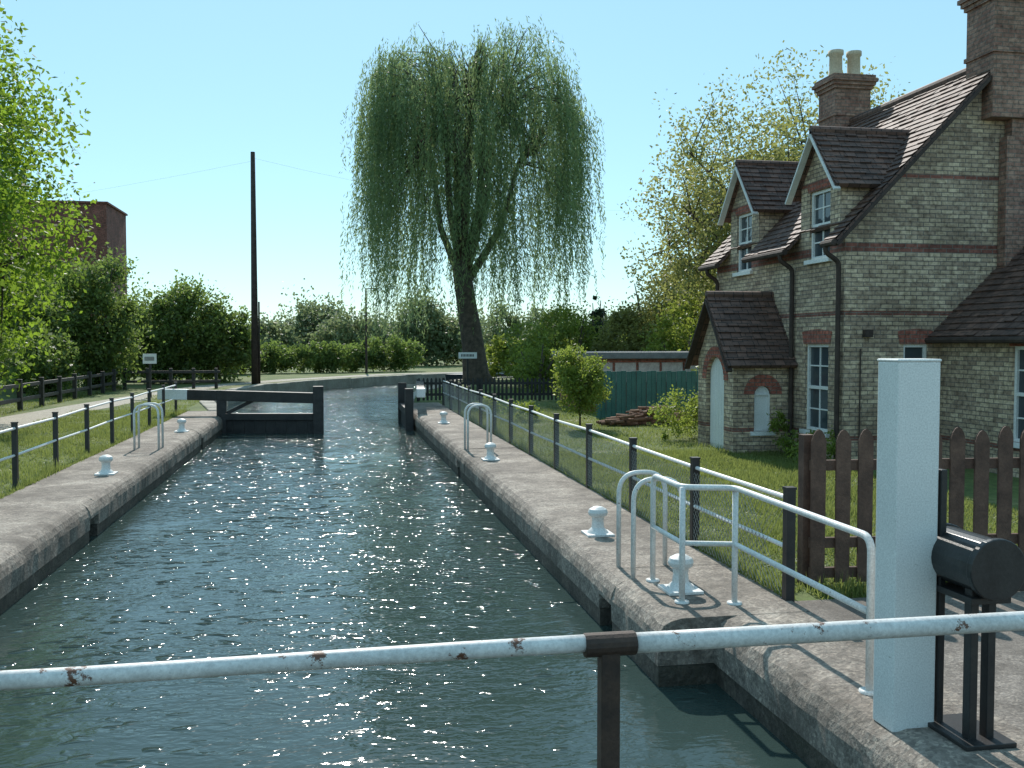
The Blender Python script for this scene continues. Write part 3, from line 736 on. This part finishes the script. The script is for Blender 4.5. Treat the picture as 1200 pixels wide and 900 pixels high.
mb=MB(); hl=[(-6,0),(-5,.85),(4.5,.95),(6.2,.5),(7,0),(6.2,-.5),(4.5,-.95),(-5,-.85)]
n=len(hl); V=[R@Vector((x,y,-.8)) for x,y in hl]+[R@Vector((x*1.03,y*1.08,.1)) for x,y in hl]
mb.add(V,[(i,(i+1)%n,n+(i+1)%n,n+i) for i in range(n)]+[tuple(range(n,2*n))]); mb.build('hull',[M_hull],Bt)
mb=MB(); cb=[(-4.2,.8),(3.8,.8),(3.8,-.8),(-4.2,-.8)]; V=[R@Vector((x,y,.1)) for x,y in cb]+[R@Vector((x,y*.85,.85)) for x,y in cb]
mb.add(V,[(i,(i+1)%4,4+(i+1)%4,4+i) for i in range(4)]+[(4,5,6,7)]); mb.build('cabin',[M_boat],Bt,bevel=.03)
mb=MB()
for k in range(5):
    x=-3.6+1.5*k; mb.add([R@Vector((x,-.79,.36)),R@Vector((x+.8,-.79,.36)),R@Vector((x+.8,-.74,.68)),R@Vector((x,-.74,.68))],[(0,1,2,3)])
mb.build('windows',[M_glass],Bt)
T=empty('brick_tower_building',(-18,66,0)); mb=MB(); mb.box(-22,-14.0,66,72,0,10.9); mb.build('walls',[M_darkbrick],T)
mb=MB(); mb.box(-22.1,-13.9,65.9,72.1,10.9,11.02); mb.build('parapet',[M_darkbrick],T)
C_=empty('church_tower',(.2,260,0)); mb=MB(); mb.box(-1.4,1.6,258,261,0,7.2); mb.build('tower_walls',[M_stone],C_)
mb=MB(); mb.add([(-1.7,257.7,7.2),(1.9,257.7,7.2),(1.9,261.3,7.2),(-1.7,261.3,7.2),(.1,259.5,9.8)],[(0,1,4),(1,2,4),(2,3,4),(3,0,4),(3,2,1,0)]); mb.build('pyramid_roof',[M_tile],C_)
mb=MB(); mb.box(-6,14,240,246,0,4.5); mb.add([(-6.3,239.7,4.5),(14.3,239.7,4.5),(14.3,246.3,4.5),(-6.3,246.3,4.5),(-6.3,243,7),(14.3,243,7)],[(0,1,5,4),(2,3,4,5),(0,4,3),(1,2,5)],1)
mb.build('distant_house',[M_redbrick,M_tile])

# ------------------------------------------------------------------ willow
def willow():
    r=np.random.default_rng(21); cx,cy=7.45,52.5; RR=6.25
    e=empty('willow_tree',(7.6,52.5,0)); mb=MB()
    tk=[(7.75,52.5,-.2),(7.6,52.5,.4),(7.45,52.5,2),(7.1,52.5,4.2),(6.75,52.4,6.6)]
    mb.tube(tk,[.95,.72,.6,.53,.48],14)
    limbs=[]
    for i in range(13):
        a=2*math.pi*i/13+r.uniform(-.2,.2); rho=r.uniform(1.2,4.8) if i%3 else r.uniform(.3,1.8); z=r.uniform(12,16.2) if i%3 else r.uniform(15.5,17.6)
        st=Vector(tk[3]).lerp(Vector(tk[4]),r.uniform(.3,1)); en=Vector((cx+rho*math.cos(a),cy+rho*math.sin(a),z))
        m1=st.lerp(en,.35)+Vector((rho*.15*math.cos(a),rho*.15*math.sin(a),.3)); m2=st.lerp(en,.7)+Vector((0,0,.6))
        mb.tube([st,m1,m2,en],[.24,.18,.11,.05],7); limbs.append((m1,m2,en))
    starts=[]
    nc=300
    for i in range(nc):
        a=r.uniform(0,2*math.pi)
        if r.random()<.6: rho=RR*math.sqrt(r.uniform(0,.93)); 
        else: rho=RR*r.uniform(.72,1.0)
        zt=9.6+9.0*(1-min(.999,rho/RR)**3.2)**(1/3.2)
        zt-= .9*(math.sin(a*3+1)+math.sin(rho*1.7+a*2))*.5+.4
        z=zt-r.uniform(0,.4) if r.random()<.5 else r.uniform(8.0,max(9,zt))
        c=Vector((cx+rho*math.cos(a),cy+rho*math.sin(a),z)); 
        lb=min(limbs,key=lambda l:(l[2]-c).length+(l[1]-c).length*.3); s=lb[1].lerp(lb[2],r.uniform(0,1))
        mid=s.lerp(c,.5)+Vector((0,0,.5)); mb.tube([s,mid,c],[.06,.035,.012],4)
        k=int(r.uniform(5,15))
        for j in range(k):
            q=mid.lerp(c,min(1,abs(r.normal(1,.25)))) if j%3==0 else c
            starts.append((q+Vector(r.normal(size=3)*np.array([.36,.36,.26])),a,rho))
    mb.build('trunk_and_limbs',[M_bark],e,True,uv=False)
    PT=[];DR=[]
    for (s,a,rho) in starts:
        inner=rho<RR*.6
        out=r.uniform(.1,.5); lmax=s.z-(2.2+1.2*max(0,math.cos(a))+r.exponential(1.2)+(.8 if inner else 0))
        L=min(lmax,r.uniform(1.5,8)); 
        if L<.8: continue
        a2=a+r.normal()*.6; n=int(L/.09)
        t=np.linspace(0,1,n); sway=r.normal(size=2)*.12
        x=s.x+math.cos(a2)*out*(1-np.exp(-4*t))+sway[0]*t*t*2; y=s.y+math.sin(a2)*out*(1-np.exp(-4*t))+sway[1]*t*t*2
        z=s.z+.25*np.sin(np.minimum(t*6,np.pi))*(out) - L*t
        P_=np.stack([x,y,z],1)+r.normal(size=(n,3))*.06
        PT.append(P_); DR.append(np.tile([math.cos(a2)*.2,math.sin(a2)*.2,-1.0],(n,1)))
    PT=np.concatenate(PT);DR=np.concatenate(DR)
    leaf_obj('hanging_leaves',PT,.26,.052,L_willow,e,D=DR)
willow()

# ------------------------------------------------------------------ other vegetation
tree('sycamore_tree',(-12.5,27,0),13,6.1,.32,.6,105000,.17,L_bright,seed=3,nb=32,ns=8,sig=.1,shape=.38)
tree('young_leafed_tree',(15.9,33.5,0),12.3,5.8,.25,1.8,50000,.15,L_olive,seed=5,nb=24,ns=10,sig=.085)
tree('young_leafed_tree',(19,38,0),10.5,4.5,.25,2,26000,.16,L_olive,seed=15,nb=14,ns=8,sig=.1)
tree('sapling',(5.95,23.3,0),2.1,.75,.03,.15,9000,.085,L_lime,seed=8,nb=14,ns=4,sig=.16)
mass('shrub_mass',[(-10.6,47,2.3,2,6.6),(-12.8,44,2,2,6),(-14,49,2.2,2,7),(-9.3,53,2.0,2,5.2),(-7.4,54,2.0,2,5.6),(-5.8,55,1.8,2,4.6),(-12.5,37,1.6,2,3.6),(-11.9,32,1.6,2.5,3.0),(-12,28,1.5,2.5,2.8),(-11,41,1.4,2,3)],1300,.2,L_shrub,1)
mass('shrub',[(10.6,43.5,1.6,1.5,4.3),(9.2,45,1.5,1.5,3.4),(8.4,40,1.2,1.2,2.6)],900,.17,L_lime,2)
mass('shrub',[(14.3,42,1.9,1.6,5.6),(16.5,41,2.2,1.6,6.3),(12.6,42,1.4,1.5,4.6),(18,46,2.4,2,7.5)],800,.17,L_olive,3)
mass('shrub',[(13.4,36,1.6,1.4,4.2),(12.3,34.5,1.3,1.2,3.3),(11.3,27.5,.9,.7,2.2)],900,.16,L_lime,4)
mass('conifer_tree',[(12.3,45,.9,.9,3.6),(12.3,45,.65,.65,4.8),(12.3,45,.38,.38,5.5)],1500,.14,L_conifer,6)
mass('hedge',[(x,71+.35*x+rng.uniform(-.4,.4),1.3,1.0,2.3+rng.uniform(-.3,.5)) for x in np.arange(-14,6,1.3)],800,.2,L_shrub,7,stems=False)
mass('hedge',[(x,y,1.3,1.0,2.4+rng.uniform(-.4,.6)) for x,y in [(9.5,55),(11,55.5),(12.5,56),(14,56),(15.5,56.5),(17,57),(18.5,57),(20,57.5),(11,50),(13,50),(15,50)]],700,.2,L_lime,8,stems=False)
ell=[]
for x in np.arange(-60,130,3.4):
    ell.append((x,92+rng.uniform(-4,14)+abs(x)*.15,2.6+rng.uniform(0,1.6),2.5,4.2+rng.uniform(-.8,3.2)))
for x in np.arange(-30,-4,2.6): ell.append((x,66+rng.uniform(-2,6),2.0,2,4+rng.uniform(-.5,2.2)))
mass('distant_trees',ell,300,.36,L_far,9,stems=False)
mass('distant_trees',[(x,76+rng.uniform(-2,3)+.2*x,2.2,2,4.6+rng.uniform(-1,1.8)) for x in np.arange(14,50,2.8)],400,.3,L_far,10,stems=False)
mass('garden_plants',[(8.2,15.6,.5,.3,.7),(8.3,16.6,.4,.35,.5),(8.3,17.1,.3,.3,.9),(7.2,20.2,.5,.5,1.1),(8.0,20.6,.5,.5,1.3),(5.0,26,.8,.6,.7),(4.3,28,.5,.8,.6)],2500,.07,L_lime,12,stems=False)

def grass():
    def reg(n,x0,x1,y0,y1): return np.stack([rng.uniform(x0,x1,n),rng.uniform(y0,y1,n),np.zeros(n)],1)
    P_=np.concatenate([reg(45000,-7.7,-4.4,11,32),reg(10000,-11.5,-9.3,20,45),reg(80000,3.66,8.4,7.6,18),reg(30000,3.66,11,18,30),reg(8000,4,12,30,46),reg(6000,-7,-4.6,32,46),
       reg(7000,3.6,3.72,7.4,28),reg(5000,-4.5,-4.36,11,31),reg(2500,3.9,9,7.35,7.6)])
    cl=np.sin(P_[:,0]*2.3+np.sin(P_[:,1]*1.7))*np.sin(P_[:,1]*1.9+P_[:,0])
    n=len(P_); h=(rng.uniform(.03,.085,n)*(1+.6*cl))[:,None]
    h[-14500:]*=rng.uniform(.8,2.6,size=(14500,1))
    ang=rng.uniform(0,6.28,n); wv=np.stack([np.cos(ang),np.sin(ang),np.zeros(n)],1)*.008
    tip=P_+np.concatenate([rng.normal(size=(n,2))*.03,np.ones((n,1))*h],1)
    V=np.stack([P_-wv,P_+wv,tip],1).reshape(-1,3).astype(np.float32)
    me=bpy.data.meshes.new('grass'); me.vertices.add(3*n); me.vertices.foreach_set('co',V.ravel())
    me.loops.add(3*n); me.loops.foreach_set('vertex_index',np.arange(3*n,dtype=np.int32))
    me.polygons.add(n); me.polygons.foreach_set('loop_start',np.arange(0,3*n,3,dtype=np.int32))
    me.materials.append(L_blade); me.update(calc_edges=True); me.validate(); place(me,'grass',loc0=True)
grass()

# ------------------------------------------------------------------ light, sky, camera
EL=40; AZ=1
wd=bpy.data.worlds.new('World'); scene.world=wd; wd.use_nodes=True; nt=wd.node_tree
bg=nt.nodes['Background']; sk=nt.nodes.new('ShaderNodeTexSky'); sk.sky_type='NISHITA'; sk.sun_disc=False
sk.sun_elevation=math.radians(EL); sk.sun_rotation=math.radians(AZ); sk.air_density=1.0; sk.dust_density=.1; sk.ozone_density=2.0
tint=mixc(nt,1.0,sk.outputs[0],(.95,1.1,1.04),'MULTIPLY')
tint=mixc(nt,.55,tint,(3.1,5.5,6.7))
nt.links.new(tint,bg.inputs[0]); bg.inputs[1].default_value=.15
sl=bpy.data.lights.new('sun','SUN'); sl.energy=5; sl.angle=math.radians(.53); sl.color=(1,.95,.87)
so=bpy.data.objects.new('sun',sl); so.rotation_euler=(-math.radians(90-EL),0,-math.radians(AZ)); so.location=(0,40,40); coll.objects.link(so)
cam=bpy.data.cameras.new('camera'); co=bpy.data.objects.new('camera',cam); coll.objects.link(co)
co.location=(0,0,2.1); co.rotation_euler=(math.radians(90-2.39),0,-math.radians(10.35)); cam.lens=34.5; cam.sensor_width=36; cam.clip_start=.05; cam.clip_end=5000
scene.camera=co
scene.view_settings.view_transform='Standard'; scene.view_settings.look='None'; scene.view_settings.exposure=0
